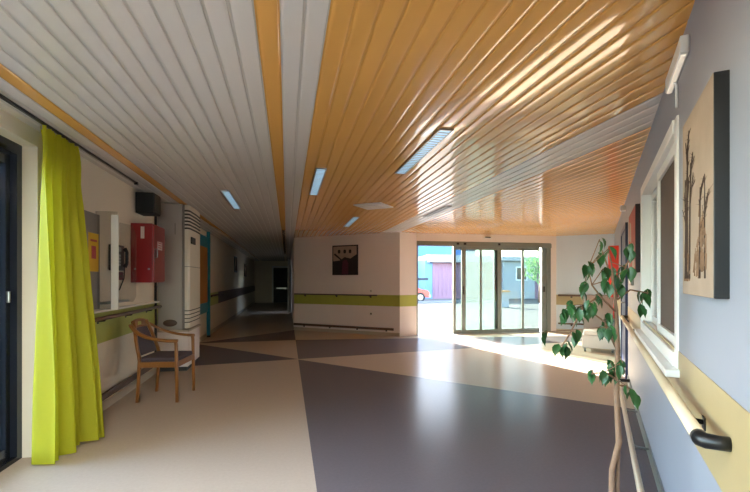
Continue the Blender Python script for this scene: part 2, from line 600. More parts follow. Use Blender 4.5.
m.build('vertical_blind', 'blind', w1)
struct(MB().box((WS0 - .2, -.2, WZ0 - .1), (WS1 + .2, -.17, WZ1 + .1)).build('wall_behind_window', 'blind', None, RW, AR))
MB().box((WS0 - .06, -.02, WZ0 - .055), (WS1 + .06, .06, WZ0 - .02), bev=.006).build('window_sill', 'white_paint', w1)

# navy door in the right wall
d4 = struct(bpy.data.objects.new('door_4', None))
COL.objects.link(d4)
d4.location, d4.rotation_euler = RW, (0, 0, AR)
MB().box((6.5, 0, 0), (6.58, .03, 2.04)).box((7.72, 0, 0), (7.8, .03, 2.04)).box((6.58, 0, 1.97), (7.72, .03, 2.04)).build('door_frame', 'navy', d4)
lf = MB().box((6.58, 0, .005), (7.72, .018, 1.97)).build('door_leaf', 'navy', d4)
MB().tube([(6.66, .018, 1.0), (6.66, .06, 1.0), (6.78, .06, 1.0)], .009).build('door_handle', 'metal', lf)

# glazed door at the corridor's end, pale leaf standing open before it
d5 = struct(bpy.data.objects.new('door_5', None))
COL.objects.link(d5)
d5.location = (-.3, YEND, 0)
MB().box((-.55, -.05, 0), (-.47, 0, 2.1)).box((.42, -.05, 0), (.48, 0, 2.1)).box((-.47, -.05, 2.0), (.42, 0, 2.1)).build('door_frame', 'white_paint', d5)
lf = MB().box((-.47, -.03, .005), (.42, -.005, 2.0)).build('door_leaf', 'black_matt', d5)
MB().box((-.3, -.035, .8), (.25, -.03, .86)).build('push_bar', 'metal', lf)
d6 = struct(bpy.data.objects.new('door_6', None))
COL.objects.link(d6)
d6.location, d6.rotation_euler = (.17, 18.0, 0), (0, 0, R(-97))
lf = MB().box((0, -.04, .01), (.9, 0, 2.1), bev=.003).build('door_leaf', 'vinyl_white', d6)
MB().tube([(.84, -.04, 1.0), (.84, -.09, 1.0), (.73, -.09, 1.0)], .009).build('door_handle', 'metal', lf)

# ---------------------------------------------------------------- handrails
def rail(name, label, origin, rotz, a, b, z, out, r, rail_m, brk_m, step=1.1, sgn=1, cap=None, flat=None, cat='handrail'):
    t = thing(name, label, cat, (origin[0], origin[1], 0), rotz)
    MB().tube([(a, sgn * out, z), (b, sgn * out, z)], r, 14, flat=flat).build('bar', rail_m, t)
    n = max(2, int(round((b - a) / step)) + 1)
    for i in range(n):
        x = a + .3 + (b - a - .5) * i / (n - 1)
        MB().tube([(x, 0, z - .035), (x, sgn * out * .75, z - .03), (x, sgn * out, z)], .009, 8).box((x - .02, min(0, sgn * .008), z - .06), (x + .02, max(0, sgn * .008), z - .015)) \
            .build('bracket', brk_m, t)
    if cap:
        for x, e in ((a, -1), (b, 1)):
            m = MB()
            m.tube([(x + e * .0, sgn * out, z), (x + e * .02, sgn * out, z), (x + e * .035, sgn * out * .85, z), (x + e * .04, sgn * out * .4, z), (x + e * .04, sgn * .004, z)],
                   [r * 1.12, r * 1.12, r * 1.08, r, r], 14)
            m.build('end_cap', cap, t)
    return t


rail('handrail', 'cream wooden handrail with black end cap on the right wall below the window', RW, AR, 1.62, 6.4, .83, .07, .021, 'rail_cream', 'black', 1.15, 1, 'black')
rail('bumper_rail', 'low cream bumper rail near the floor along the right wall', RW, AR, -.6, 6.0, .10, .125, .019, 'rail_cream', 'metal', 1.2, 1, 'black')
# left wall: local x = -world y, local y = into the room
LA = R(-90)
rail('handrail', 'dark brown handrail over the green band on the left wall', (XL, 0), LA, -6.5, -3.75, .935, .085, .02, 'wood_brown', 'black', .9, 1, 'black')
rail('bumper_rail', 'low brown bumper rail along the foot of the left wall', (XL, 0), LA, -6.5, -3.75, .16, .04, .02, 'wood_brown', 'black', .9, 1, flat=(.014, .035))
rail('handrail', 'dark corridor handrail running on past the teal post', (XL, 0), LA, -13.1, -10.75, .935, .085, .02, 'wood_brown', 'black', .9, 1)
rail('handrail', 'thin dark handrail on the green band of the centre wall', C0, AC_, .06, 2.45, .94, .07, .016, 'band_plum', 'black', 1.1, -1)
rail('bumper_rail', 'low brown bumper rail along the foot of the centre wall', C0, AC_, .02, 2.86, .16, .04, .02, 'wood_brown', 'black', .9, -1, flat=(.014, .028))
rail('handrail', 'wooden handrail on the short end wall beside the entrance', E0, AC_, .05, 1.2, .92, .08, .025, 'wood_brown', 'black', .9, -1)
rail('bumper_rail', 'low wooden bumper rail on the short end wall behind the white armchair', E0, AC_, .05, 1.2, .22, .05, .02, 'wood_brown', 'black', .9, -1)


# ---------------------------------------------------------------- curtain and its track
def curtain():
    t = thing('curtain', 'lime green floor-length curtain gathered beside the black glass door', 'curtain', (-1.66, 3.68, 0))
    m = MB()
    nu, nv = 160, 40
    rows = []
    for j in range(nv + 1):
        v = j / nv                                      # 0 top, 1 bottom
        z = 2.365 - 2.345 * v
        row = []
        for i in range(nu + 1):
            u = i / nu
            wdt = .53 + .03 * v
            y = -.27 + wdt * u + .02 * v
            fine = math.sin(2 * math.pi * (13 * u)) * .020 * max(0, 1 - v * 5)
            big = math.sin(2 * math.pi * (5.2 * u + .06 * math.sin(3 * v)) + 1.1) * (.012 + .055 * min(1, v * 1.25)) \
                + math.sin(2 * math.pi * 2.3 * u + 2 + .6 * v) * .03 * v
            pull = .05 * math.sin(math.pi * min(1, v / .12)) * (1 - v) * .25
            x = .0 + fine + big + pull + .16 * v * u ** 2 + .0 * v
            y += .012 * math.sin(9 * u + 3 * v) * v
            row.append(m.bm.verts.new((x, y, z - .012 * math.sin(7 * u) * v * v * v + .0)))
        rows.append(row)
    for a, b in zip(rows, rows[1:]):
        for i in range(nu):
            m.bm.faces.new((a[i], a[i + 1], b[i + 1], b[i])).smooth = True
    o = m.build('curtain_cloth', 'curtain', t)
    for k in range(9):
        y = -.255 + .06 * k
        MB().tube([(0, y, 2.34), (0, y, 2.372)], .005, 6).build('hook', 'metal', t)


curtain()
t = thing('curtain_track', 'long dark curtain track under the ceiling along the left wall', 'curtain track', (-1.66, 0, 2.385))
MB().box((-.009, -1.4, -.008), (.009, 5.35, .012), bev=.002).build('track', 'frame_black', t)
MB().box((-.018, 5.35, -.016), (.018, 5.38, .012)).build('end_stop', 'black', t)

# ---------------------------------------------------------------- wooden armchair
CH = thing('armchair', 'wooden armchair with dark upholstered seat and back by the left wall', 'chair', (-1.315, 5.28, 0), R(-8))
BE = 'beech'
# back legs sweep up into the back frame
for sy in (-1, 1):
    MB().tube([(-.215, sy * .235, 0), (-.20, sy * .238, .22), (-.19, sy * .24, .44), (-.20, sy * .238, .52)], .0, 10, flat=(.015, .017)).build('leg', BE, CH)
    MB().tube([(.205, sy * .25, 0), (.20, sy * .25, .3), (.195, sy * .25, .60), (.19, sy * .25, .645)], .0, 10, flat=(.016, .017)).build('leg', BE, CH)
    pts = []
    P = [Vector((-.305, sy * .19, .815)), Vector((-.20, sy * .29, .72)), Vector((-.08, sy * .27, .655)), Vector((.21, sy * .25, .65))]
    for i in range(15):
        a = i / 14
        q = P[0] * (1 - a) ** 3 + P[1] * 3 * a * (1 - a) ** 2 + P[2] * 3 * a * a * (1 - a) + P[3] * a ** 3
        pts.append(q)
    MB().tube(pts, .0, 10, flat=(.021, .014)).build('armrest', BE, CH)
m = MB()
m.box((-.20, -.255, .37), (.205, -.235, .43), bev=.004).box((-.20, .235, .37), (.205, .255, .43), bev=.004)
m.box((.185, -.235, .37), (.21, .235, .43), bev=.004).box((-.205, -.235, .37), (-.18, .235, .43), bev=.004)
m.build('seat_frame', BE, CH)
m = MB()
m.box((-.20, -.228, .415), (.20, .228, .475), bev=.022, seg=4)
m.build('seat', 'uphol', CH, smooth=True)


def backx(z, y):                                        # lean and curve of the back
    return -.20 - .27 * (z - .47) - .10 * (.06 - y * y) * (1 if z > .5 else .5)


# back frame: two uprights and a crest with a hand hole
m = MB()
for sy in (-1, 1):
    m.tube([(backx(z, .2) + .012, sy * (.238 - .11 * max(0, (z - .5) / .37) ** 1.5), z) for z in (.46, .55, .65, .74, .80, .845)], .0, 10, flat=(.015, .018))
cr = [(backx(.85, y) + .0, y, .858 - .9 * y * y) for y in [(-.15 + .3 * i / 12) for i in range(13)]]
m.tube(cr, .0, 10, flat=(.013, .016))
cr = [(backx(.79, y) + .0, y, .792 - .5 * y * y) for y in [(-.16 + .32 * i / 12) for i in range(13)]]
m.tube(cr, .0, 10, flat=(.013, .013))
for sy in (-1, 1):                                      # the crest is solid on either side of the hand hole
    g = []
    for i in range(5):
        y = sy * (.06 + .085 * i / 4)
        g.append([(backx(.82, y), y, .795 - .5 * y * y), (backx(.82, y), y, .855 - .9 * y * y)])
    for a, b in zip(g, g[1:]):
        for off in (-.009, .009):
            m.poly([(p[0] + off, p[1], p[2]) for p in (a[0], b[0], b[1], a[1])])
m.build('back_frame', BE, CH)
m = MB()
nu, nv = 10, 10
for off, flip in ((.022, 0), (-.018, 1)):
    gr = []
    for j in range(nv + 1):
        z = .485 + .295 * j / nv
        hw = .215 - .085 * max(0, (z - .5) / .32) ** 1.5
        row = []
        for i in range(nu + 1):
            u = 2 * i / nu - 1
            y = hw * u
            puff = (1 - u ** 4) * (1 - (2 * j / nv - 1) ** 6)
            row.append(m.bm.verts.new((backx(z, y) + off * puff, y, z)))
        gr.append(row)
    for a, b in zip(gr, gr[1:]):
        for i in range(nu):
            q = (a[i], a[i + 1], b[i + 1], b[i])
            m.bm.faces.new(q if not flip else q[::-1]).smooth = True
m.build('backrest', 'uphol', CH)

# ---------------------------------------------------------------- payphone corner on the left wall
t = thing('phone_hood', 'grey phone hood with clear acrylic side panels on the left wall', 'phone booth', (XL, 4.7, 0), LA)
# local x = -world y, local y = out of the wall
MB().box((-.02, .001, 1.02), (.40, .015, 1.93), bev=.003).build('back_panel', 'grey_panel', t)
MB().box((.03, .0, 1.02), (.042, .19, 1.96), bev=.003).build('side_panel', 'acrylic', t)
MB().box((.028, .135, 1.01), (.046, .20, 1.93), bev=.004).build('panel_edge', 'white_plastic', t)
pl = [(-.57, .0, 1.06), (-.57, .14, 1.06), (-.57, .17, 1.12), (-.57, .17, 1.80), (-.57, .13, 1.9), (-.57, .0, 1.93)]
MB().prism(pl, (.008, 0, 0)).build('side_panel', 'acrylic', t)
MB().box((-.57, .0, 1.065), (.03, .10, 1.085), bev=.003).build('shelf', 'alu_grey', t)
t = thing('payphone', 'black payphone with handset under the phone hood', 'payphone', (XL, 5.09, 1.40), LA)
MB().box((-.13, .0, .0), (.13, .07, .27), bev=.012).build('phone_body', 'black', t)
k = MB()
for i in range(3):
    for j in range(4):
        k.box((.0 + i * .032, .07, .05 + j * .032), (.022 + i * .032, .076, .072 + j * .032), bev=.002)
k.build('keypad', 'metal', t)
MB().box((-.02, .07, .2), (.1, .074, .245)).build('display', 'alu_grey', t)
MB().tube([(-.08, .085, .235), (-.08, .108, .2), (-.08, .108, .08), (-.08, .085, .04)], [.024, .017, .017, .024], 10).build('handset', 'black_matt', t)
MB().tube([(-.08, .085, .04), (-.05, .09, -.08), (.02, .07, -.2), (.06, .05, -.22), (.09, .03, -.1), (.08, .03, .0)], .006, 6).build('cord', 'black_matt', t)
t = thing('coin_box', 'small brown box mounted below the black payphone', 'box', (XL, 5.14, 1.30), LA)
MB().box((-.07, 0, 0), (.07, .06, .085), bev=.006).build('box_body', 'paint_maroon', t)
MB().box((-.03, .06, .03), (.03, .063, .05)).build('slot', 'slot', t)
t = thing('notice', 'yellow notice sheet on the grey panel beside the payphone', 'notice', (XL + .016, 4.56, 1.38), LA)
MB().box((-.12, 0, 0), (.10, .003, .36)).build('sheet', 'yellow', t)
MB().box((-.06, .003, .12), (.04, .0045, .24), bev=.001).box((-.08, .003, .28), (.06, .0045, .30)).build('printed_mark', 'label_red', t)

# red fire hose cabinet
t = thing('fire_cabinet', 'glossy red fire cabinet with white label on the left wall', 'fire cabinet', (XL, 5.62, 1.27), LA)
MB().box((-.50, 0, 0), (.0, .235, .70), bev=.006).build('cabinet_body', 'red', t)
lf = MB().box((-.49, .235, .012), (-.012, .25, .688), bev=.004).build('door', 'red', t)
MB().box((-.36, .25, .40), (-.16, .2525, .50)).build('label', 'label_white', lf)
k = MB()
for i in range(3):
    k.box((-.34 + .01 * i, .2525, .478 - i * .028), (-.18, .2532, .488 - i * .028))
k.build('label_print', 'label_red', lf)
MB().tube([(-.06, .25, .30), (-.06, .275, .30), (-.06, .275, .40), (-.06, .25, .40)], .006, 8).build('handle', 'metal', lf)
MB().box((-.004, .11, .52), (.004, .15, .66), bev=.002).build('highlight_strip', 'label_white', t)  # pale strip draws the highlight on the glossy side
for y in (.05, .2):
    MB().tube([(.0, y, .16), (.012, y, .16)], .012, 10).build('rivet', 'metal', t)

t = thing('loudspeaker', 'black box loudspeaker high on the left wall under the ceiling', 'loudspeaker', (XL, 5.75, 2.11), LA)
MB().box((-.30, .01, 0), (0, .215, .25), bev=.008).build('speaker_box', 'black_matt', t)
MB().box((-.285, .215, .015), (-.015, .222, .235), bev=.004).build('grille', 'black', t)
MB().box((-.2, 0, .08), (-.1, .012, .17)).build('bracket', 'black', t)
t = thing('cable_trunk', 'thin black cable trunk standing against the wall beside the air conditioner', 'cable trunk', (XL, 6.58, 0), LA)
MB().box((-.02, 0, .1), (.02, .025, 2.39), bev=.003).build('channel', 'black_matt', t)
MB().box((-.024, .0, 1.2), (.024, .029, 1.215)).build('clip', 'black', t)

# ---------------------------------------------------------------- floor-standing air conditioner on its pedestal
t = thing('pedestal', 'low white box pedestal under the tall air conditioner', 'pedestal', (-1.6, 7.12, 0))
MB().box((-.195, -.42, .06), (.21, .42, .56), bev=.006).build('box_body', 'wall_white', t)
MB().box((-.195, -.41, 0), (.19, .41, .06)).build('plinth', 'slot', t)
MB().box((-.197, -.435, .56), (.23, .435, .588), bev=.005).build('top_slab', 'skirting', t)
t = thing('air_conditioner', 'tall floor-standing air conditioner with louvred top behind the chair', 'air conditioner', (-1.6, 7.12, .588))
MB().box((-.195, -.42, 0), (.13, .42, 1.80), bev=.008).build('casing', 'ac_grey', t)
MB().box((.13, -.40, .01), (.165, .40, 1.79), bev=.006).build('seam_strip', 'grey_panel', t)
pf = [(.165, -.42, 0), (.205, -.42, 0), (.225, -.38, 0), (.235, 0, 0), (.225, .38, 0), (.205, .42, 0), (.165, .42, 0)]
MB().prism([(x, y, .02) for x, y, z in pf], (0, 0, 1.77), bev=.006).build('front_panel', 'ac_cream', t)
k = MB()
for i in range(6):
    k.prism([(x + .004 if x > .2 else x, y * 1.008, 1.44 + i * .05) for x, y, z in pf], (0, 0, .024))
k.build('top_louvre', 'slot', t)
k = MB()
for i in range(4):
    k.prism([(x + .003 if x > .2 else x, y * 1.006, .10 + i * .055) for x, y, z in pf], (0, 0, .012))
k.build('intake_grille', 'slot', t)
k = MB()
k.prism([(x + .002 if x > .2 else x, y * 1.004, .90) for x, y, z in pf], (0, 0, .008))
k.build('panel_seam', 'grey_panel', t)
MB().box((.21, -.33, 1.24), (.243, -.05, 1.34), bev=.006).build('control_panel', 'slot', t)
bd = MB().lathe([(.0, 0), (.045, 0), (.05, .004), (.045, .008), (0, .008)], n=24).build('badge', 'wood_brown', t)
bd.location, bd.rotation_euler, bd.scale = (-.03, -.42, .10), (R(90), 0, 0), (1.9, 1, 1)
MB().box((.03, -.424, 1.36), (.045, -.419, 1.52), bev=.002).build('grip', 'grey_panel', t)

# blue framed partition board behind the air conditioner
t = thing('notice_board', 'orange wall board with teal ends behind the air conditioner', 'board', (XL + .006, 9.55, 0), LA)
MB().box((-.95, 0, .80), (0, .03, 2.02), bev=.003).build('board', 'orange_board', t)
MB().box((-.95, 0, .58), (0, .034, .80), bev=.003).build('end_panel', 'blue', t)
MB().box((-.95, 0, 2.02), (0, .034, 2.26), bev=.003).build('end_panel', 'blue', t)
t = thing('wall_post', 'thin teal post standing against the left wall at the corridor mouth', 'post', (XL + .04, 10.6, 0))
MB().box((-.035, -.04, 0), (.035, .04, 2.40), bev=.005).build('post', 'blue', t)
MB().box((-.038, -.05, 0), (.045, .05, .04)).build('foot', 'black', t)

# corridor pictures
t = thing('picture', 'small dark framed picture nearest on the left corridor wall', 'picture', (XL, 15.9, 1.57), LA)
MB().box((-.7, 0, 0), (0, .03, .55), bev=.004).build('frame', 'frame_black', t)
MB().box((-.64, .03, .06), (-.06, .032, .49)).build('artwork', 'paint_brown', t)
t = thing('picture', 'wide dark framed picture farther down the left corridor wall', 'picture', (XL, 19.5, 1.45), LA)
MB().box((-.9, 0, 0), (0, .03, .55), bev=.004).build('frame', 'frame_black', t)
MB().box((-.82, .03, .07), (-.08, .032, .48)).build('artwork', 'paint_sand', t)

# ---------------------------------------------------------------- picture on the centre wall (local -y is out)
t = thing('picture', 'square picture of sand and maroon shapes on the centre wall', 'picture', C0 + U2 * 1.19 + Vector((0, 0, 1.42)), AC_)
MB().box((0, -.03, 0), (.72, 0, .73), bev=.004).build('canvas', 'paint_black', t)
k = MB()
k.poly([(.03, -.0312, .34), (.22, -.0312, .36), (.36, -.0312, .44), (.52, -.0312, .40), (.69, -.0312, .5), (.69, -.0312, .70), (.03, -.0312, .70)])
k.build('sand_field', 'paint_sand', t)
k = MB()
k.poly([(.27, -.0312, .02), (.46, -.0312, .02), (.46, -.0312, .3), (.40, -.0312, .38), (.30, -.0312, .34)])
k.build('maroon_figure', 'paint_maroon', t)
k = MB()
for x in (.2, .36, .51):
    k.poly([(x + .05 * math.cos(a * .7854) * (1 if a % 2 else .75), -.0325, .575 + .05 * math.sin(a * .7854)) for a in range(8)])
k.poly([(.05, -.0325, .5), (.25, -.0325, .36), (.28, -.0325, .38), (.08, -.0325, .54)])
k.build('dark_marks', 'paint_black', t)
t = thing('wall_socket', 'small switch plate just above the green band of the centre wall', 'switch', C0 + U2 * 2.26 + Vector((0, 0, 1.0)), AC_)
MB().box((-.035, -.01, 0), (.035, 0, .08), bev=.003).build('plate', 'white_plastic', t)
MB().box((-.012, -.014, .02), (.012, -.01, .06), bev=.002).build('rocker', 'grey_panel', t)
t = thing('wall_socket', 'small socket plate below the green band of the centre wall', 'socket', C0 + U2 * 2.26 + Vector((0, 0, .46)), AC_)
MB().box((-.04, -.01, 0), (.04, 0, .08), bev=.003).build('plate', 'white_plastic', t)
q = MB().lathe([(0, 0), (.022, 0), (.022, .003), (0, .003)], n=16).build('outlet', 'slot', t)
q.location, q.rotation_euler = (0, -.01, .04), (R(90), 0, 0)

# ---------------------------------------------------------------- right wall things (local x along wall, y out of it)
t = thing('picture', 'large canvas painting of bare brown trees nearest on the right wall', 'painting', rw(1.60, 0, 1.245), AR)
MB().box((0, 0, 0), (.52, .038, .665), bev=.002).build('canvas', ['black'], t)
bx('painted_face', 'canvas', (.002, .038, .002), (.518, .0395, .663), t)


def tree_strokes(k, x, z, dx, h, w, depth):
    k.tube([(x, .041, z), (x + dx * .5 + random.uniform(-.008, .008), .041, z + h * .5), (x + dx, .041, z + h)], [w, w * .75, w * .4], 5)
    if depth:
        for i in range(4):
            f = random.uniform(.35, .98)
            sg = random.choice((-1, 1))
            tree_strokes(k, min(.5, max(.02, x + dx * f)), z + h * f, max(-.1, min(.1, sg * random.uniform(.02, .07))), h * random.uniform(.12, .26), w * .45, depth - 1)


k = MB()
for x, h, w_ in ((.405, .50, .007), (.36, .42, .005), (.445, .38, .004), (.18, .30, .004), (.10, .33, .003)):
    tree_strokes(k, x, .06, random.uniform(-.02, .02), h, w_, 2)
k.build('painted_trees', 'paint_dark', t)
k = MB()
for i in range(150):
    x, z = random.choice([(.40, .05), (.22, .06), (.12, .08), (.15, .16)])
    x += random.gauss(0, .03)
    z += abs(random.gauss(0, .035))
    x = min(.5, max(.02, x))
    k.tube([(x, .0405, z), (x + random.uniform(-.01, .01), .0405, z + random.uniform(.02, .06))], [.0025, .001], 4)
k.build('painted_scrub', 'paint_brown', t)

t = thing('picture', 'red and dark abstract painting between the window and the navy door', 'painting', rw(4.62, 0, 1.37), AR)
MB().box((0, 0, 0), (.95, .04, .62), bev=.003).build('canvas', 'paint_black', t)
bx('painted_face', 'paint_red', (.01, .04, .01), (.94, .0415, .61), t)
k = MB()
k.poly([(.05, .0425, .04), (.4, .0425, .06), (.35, .0425, .3), (.1, .0425, .25)]).poly([(.5, .0425, .3), (.85, .0425, .35), (.8, .0425, .55), (.55, .0425, .5)])
k.build('painted_shapes', 'paint_sand', t)

t = thing('emergency_light', 'white emergency light high on the right wall above the window', 'emergency light', rw(2.22, 0, 2.25), AR)
MB().box((0, 0, 0), (.46, .035, .075), bev=.008).build('housing', 'white_plastic', t)
MB().box((.02, .010, -.008), (.44, .030, .002), bev=.004).build('lens', 'lamp_soft', t)
MB().tube([(.30, .02, 0), (.30, .008, -.02), (.30, .006, -.13)], .006, 8).build('cable', 'white_paint', t)
t = thing('ceiling_sensor', 'small white detector on the right wall near the ceiling past the window', 'detector', rw(6.9, 0, 2.25), AR)
MB().box((0, 0, 0), (.10, .07, .07), bev=.01).build('detector_body', 'white_plastic', t)
MB().box((.02, .07, .02), (.08, .075, .05), bev=.002).build('lens', 'wood_brown', t)
t = thing('light_switch', 'grey switch box on the right wall under the red painting', 'switch', rw(5.45, 0, 1.24), AR)
MB().box((0, 0, 0), (.16, .03, .085), bev=.005).build('switch_box', 'grey_panel', t)
MB().box((.03, .03, .02), (.13, .034, .065), bev=.002).build('rocker', 'white_plastic', t)
t = thing('fire_cabinet', 'bright red fire extinguisher cabinet on the right wall past the navy door', 'fire cabinet', rw(9.3, 0, .98), AR)
MB().box((0, 0, 0), (.55, .16, .96), bev=.008).build('cabinet_body', 'red_bright', t)
lf = MB().box((.01, .16, .01), (.54, .172, .95), bev=.004).build('door', 'red_bright', t)
MB().box((.05, .172, .42), (.08, .185, .54), bev=.003).build('handle', 'metal', lf)
MB().tube([(.06, .06, -.4), (.06, .06, .0)], .03, 12).build('pipe', 'red_bright', t)

# white armchair by the right wall near the entrance
t = thing('lounge_chair', 'low white lounge chair with grey back by the right wall near the entrance', 'lounge chair', rw(8.85, .335, 0), AR)
MB().box((0, -.27, .07), (.62, .27, .30), bev=.02, seg=3).build('base', 'vinyl_white', t)
MB().box((.02, -.25, .30), (.60, .25, .37), bev=.025, seg=3).build('seat', 'vinyl_white', t, smooth=True)
pb = [(.58, -.26, .28), (.68, -.26, .28), (.92, -.26, .98), (.83, -.26, 1.0)]
MB().prism(pb, (0, .52, 0), bev=.02).build('backrest', 'vinyl_grey', t)
for x, y in ((.05, -.22), (.05, .22), (.57, -.22), (.57, .22)):
    MB().tube([(x, y, 0), (x, y, .08)], .02, 10).build('leg', 'metal', t)

# ---------------------------------------------------------------- potted ficus in front of the right wall
LEAVES = [(1.254, 1.586, 1.455), (1.267, 1.549, 1.415), (1.284, 1.623, 1.397), (1.196, 1.576, 1.345), (1.192, 1.554, 1.356), (1.299, 1.621, 1.336), (1.491, 1.72, 1.355), (1.492, 1.688, 1.443), (1.414, 1.695, 1.281), (1.289, 1.576, 1.29), (1.398, 1.638, 1.274), (1.336, 1.581, 1.305), (1.357, 1.549, 1.335), (1.195, 1.564, 1.202), (1.119, 1.608, 1.185), (1.218, 1.777, 1.152), (1.29, 1.737, 1.175), (1.33, 1.723, 1.187), (1.261, 1.734, 1.135), (1.166, 1.592, 1.178), (1.161, 1.625, 1.078), (1.183, 1.704, 1.02), (1.174, 1.734, 1.0), (1.123, 1.776, 1.056), (1.396, 1.729, 1.109), (1.264, 1.545, 1.1), (1.33, 1.67, 1.084), (1.357, 1.682, 1.138), (1.503, 1.609, 1.243), (1.404, 1.541, 1.238), (1.462, 1.608, 1.181), (1.17, 1.564, 1.276), (1.308, 1.761, 1.24), (1.345, 1.735, 0.88), (1.334, 1.653, 0.898), (1.348, 1.585, 0.942), (1.428, 1.73, 0.919), (1.3, 1.667, 1.227), (1.423, 1.724, 1.338), (1.237, 1.752, 1.191), (1.277, 1.654, 0.899), (1.301, 1.625, 0.905), (1.376, 1.659, 0.903), (1.384, 1.612, 0.945), (1.355, 1.546, 0.855), (1.407, 1.574, 0.833), (1.407, 1.708, 0.926)]
TRUNK = [(1.372, 1.663, 0.26), (1.376, 1.663, 0.385), (1.376, 1.663, 0.48), (1.406, 1.657, 0.6), (1.397, 1.658, 0.739), (1.397, 1.658, 0.868), (1.401, 1.658, 0.998), (1.393, 1.659, 1.17), (1.384, 1.661, 1.278), (1.372, 1.663, 1.378)]
BR = [[(1.397, 1.658, 1.019), (1.367, 1.695, 1.116), (1.293, 1.74, 1.184), (1.246, 1.78, 1.173)], [(1.393, 1.659, 1.162), (1.304, 1.646, 1.232), (1.25, 1.627, 1.279), (1.214, 1.603, 1.349)], [(1.384, 1.661, 1.278), (1.372, 1.694, 1.379), (1.367, 1.726, 1.456)], [(1.397, 1.658, 1.214), (1.429, 1.621, 1.258), (1.48, 1.581, 1.246)], [(1.393, 1.659, 1.214), (1.441, 1.68, 1.322), (1.489, 1.701, 1.38), (1.521, 1.725, 1.436)], [(1.397, 1.658, 0.868), (1.325, 1.642, 0.909), (1.25, 1.627, 0.907)], [(1.397, 1.658, 0.847), (1.454, 1.678, 0.835), (1.507, 1.698, 0.81)], [(1.253, 1.687, 1.188), (1.187, 1.67, 1.088), (1.127, 1.651, 1.024)], [(1.397, 1.658, 0.998), (1.376, 1.693, 1.081), (1.384, 1.722, 1.113)], [(1.325, 1.673, 1.231), (1.242, 1.659, 1.194)], [(1.372, 1.663, 1.378), (1.38, 1.692, 1.432)]]
O = Vector((1.372, 1.663, 0))
PT = thing('potted_plant', 'sparse leafy potted ficus standing by the handrail of the right wall', 'plant', O)
MB().lathe([(.10, 0), (.125, .0), (.155, .25), (.165, .25), (.168, .28), (.15, .28), (.148, .25), (.0, .25)], n=32).build('pot', 'terracotta', PT)
MB().lathe([(0, .249), (.147, .249), (.12, .262), (0, .268)], n=24).build('soil', 'soil', PT)
MB().tube([Vector(p) - O for p in TRUNK], [.015, .013, .012, .0125, .0105, .010, .010, .008, .006, .003], 10).build('trunk', 'bark', PT)
k = MB()
k.tube([Vector((.02, -.01, .26)), Vector((.035, .0, .55)), Vector((.02, 0, .8)), Vector((.03, .0, 1.0))], [.009, .008, .007, .005], 8)
for b in BR:
    k.tube([Vector(p) - O for p in b], [.0045 - .0008 * i for i in range(len(b))], 6)
tw = [Vector(p) for b in BR for p in b]
for p in LEAVES:
    p = Vector(p)
    q = min(tw, key=lambda v: (v - p).length)
    k.tube([q - O, p + Vector((0, 0, .012)) - O, p - O], [.0022, .0017, .0012], 5)
k.build('branch', 'bark', PT)
k = MB()


def leaf(k, p, s, yaw, pitch, roll):
    out = [(0, 0, 0), (.2, .22, 0), (.45, .30, 0), (.7, .22, 0), (.88, .08, 0), (1.06, 0, 0), (.88, -.08, 0), (.7, -.22, 0), (.45, -.30, 0), (.2, -.22, 0)]
    mt = Matrix.Translation(p) @ Matrix.Rotation(yaw, 4, 'Z') @ Matrix.Rotation(pitch, 4, 'Y') @ Matrix.Rotation(roll, 4, 'X')

    def pt(a):
        x, y, _ = a
        return mt @ Vector((x * s, y * s, (abs(y) * .45 - .22 * x * x) * s))
    v = [k.bm.verts.new(pt(a)) for a in out]
    mid = [v[0]] + [k.bm.verts.new(pt((x, 0, 0))) for x in (.2, .45, .7, .88)] + [v[5]]
    up = v[0:6]
    dn = [v[0]] + v[9:5:-1] + [v[5]]
    for e in (up, dn):
        for i in range(5):
            q = []
            for w_ in (mid[i], mid[i + 1], e[i + 1], e[i]):
                if w_ not in q:
                    q.append(w_)
            k.bm.faces.new(q).smooth = True


for p in LEAVES:
    for j in range(2 if random.random() < .6 else 3):
        leaf(k, Vector(p) - O + Vector((random.uniform(-.012, .012), random.uniform(-.012, .012), .02 - .012 * j)), random.uniform(.048, .064),
             random.uniform(0, 6.28), R(random.uniform(45, 85)), random.uniform(-.5, .5))
k.build('foliage', 'leaf', PT)


# ---------------------------------------------------------------- ceiling lights and the air diffuser
def ceiling_lamp(x, y, label, L=1.32, w=.085, glow='lamp_sky_glow', group='recessed strip lights in the ceiling'):
    t = thing('ceiling_light', label, 'ceiling light', (x, y, 2.396), 0, group)
    h = L / 2
    MB().box((-w / 2 - .012, -h - .012, -.010), (-w / 2, h + .012, .002)).box((w / 2, -h - .012, -.010), (w / 2 + .012, h + .012, .002)) \
        .box((-w / 2, -h - .012, -.010), (w / 2, -h, .002)).box((-w / 2, h, -.010), (w / 2, h + .012, .002)).build('frame', 'metal', t)
    MB().box((-w / 2, -h, -.005), (w / 2, h, .001)).build('diffuser', glow, t)
    k = MB()
    for i in range(1, 24):
        y = -h + L * i / 24
        k.box((-w / 2, y - .004, -.009), (w / 2, y + .004, -.005))
    k.build('louvre', 'metal', t)
    return t


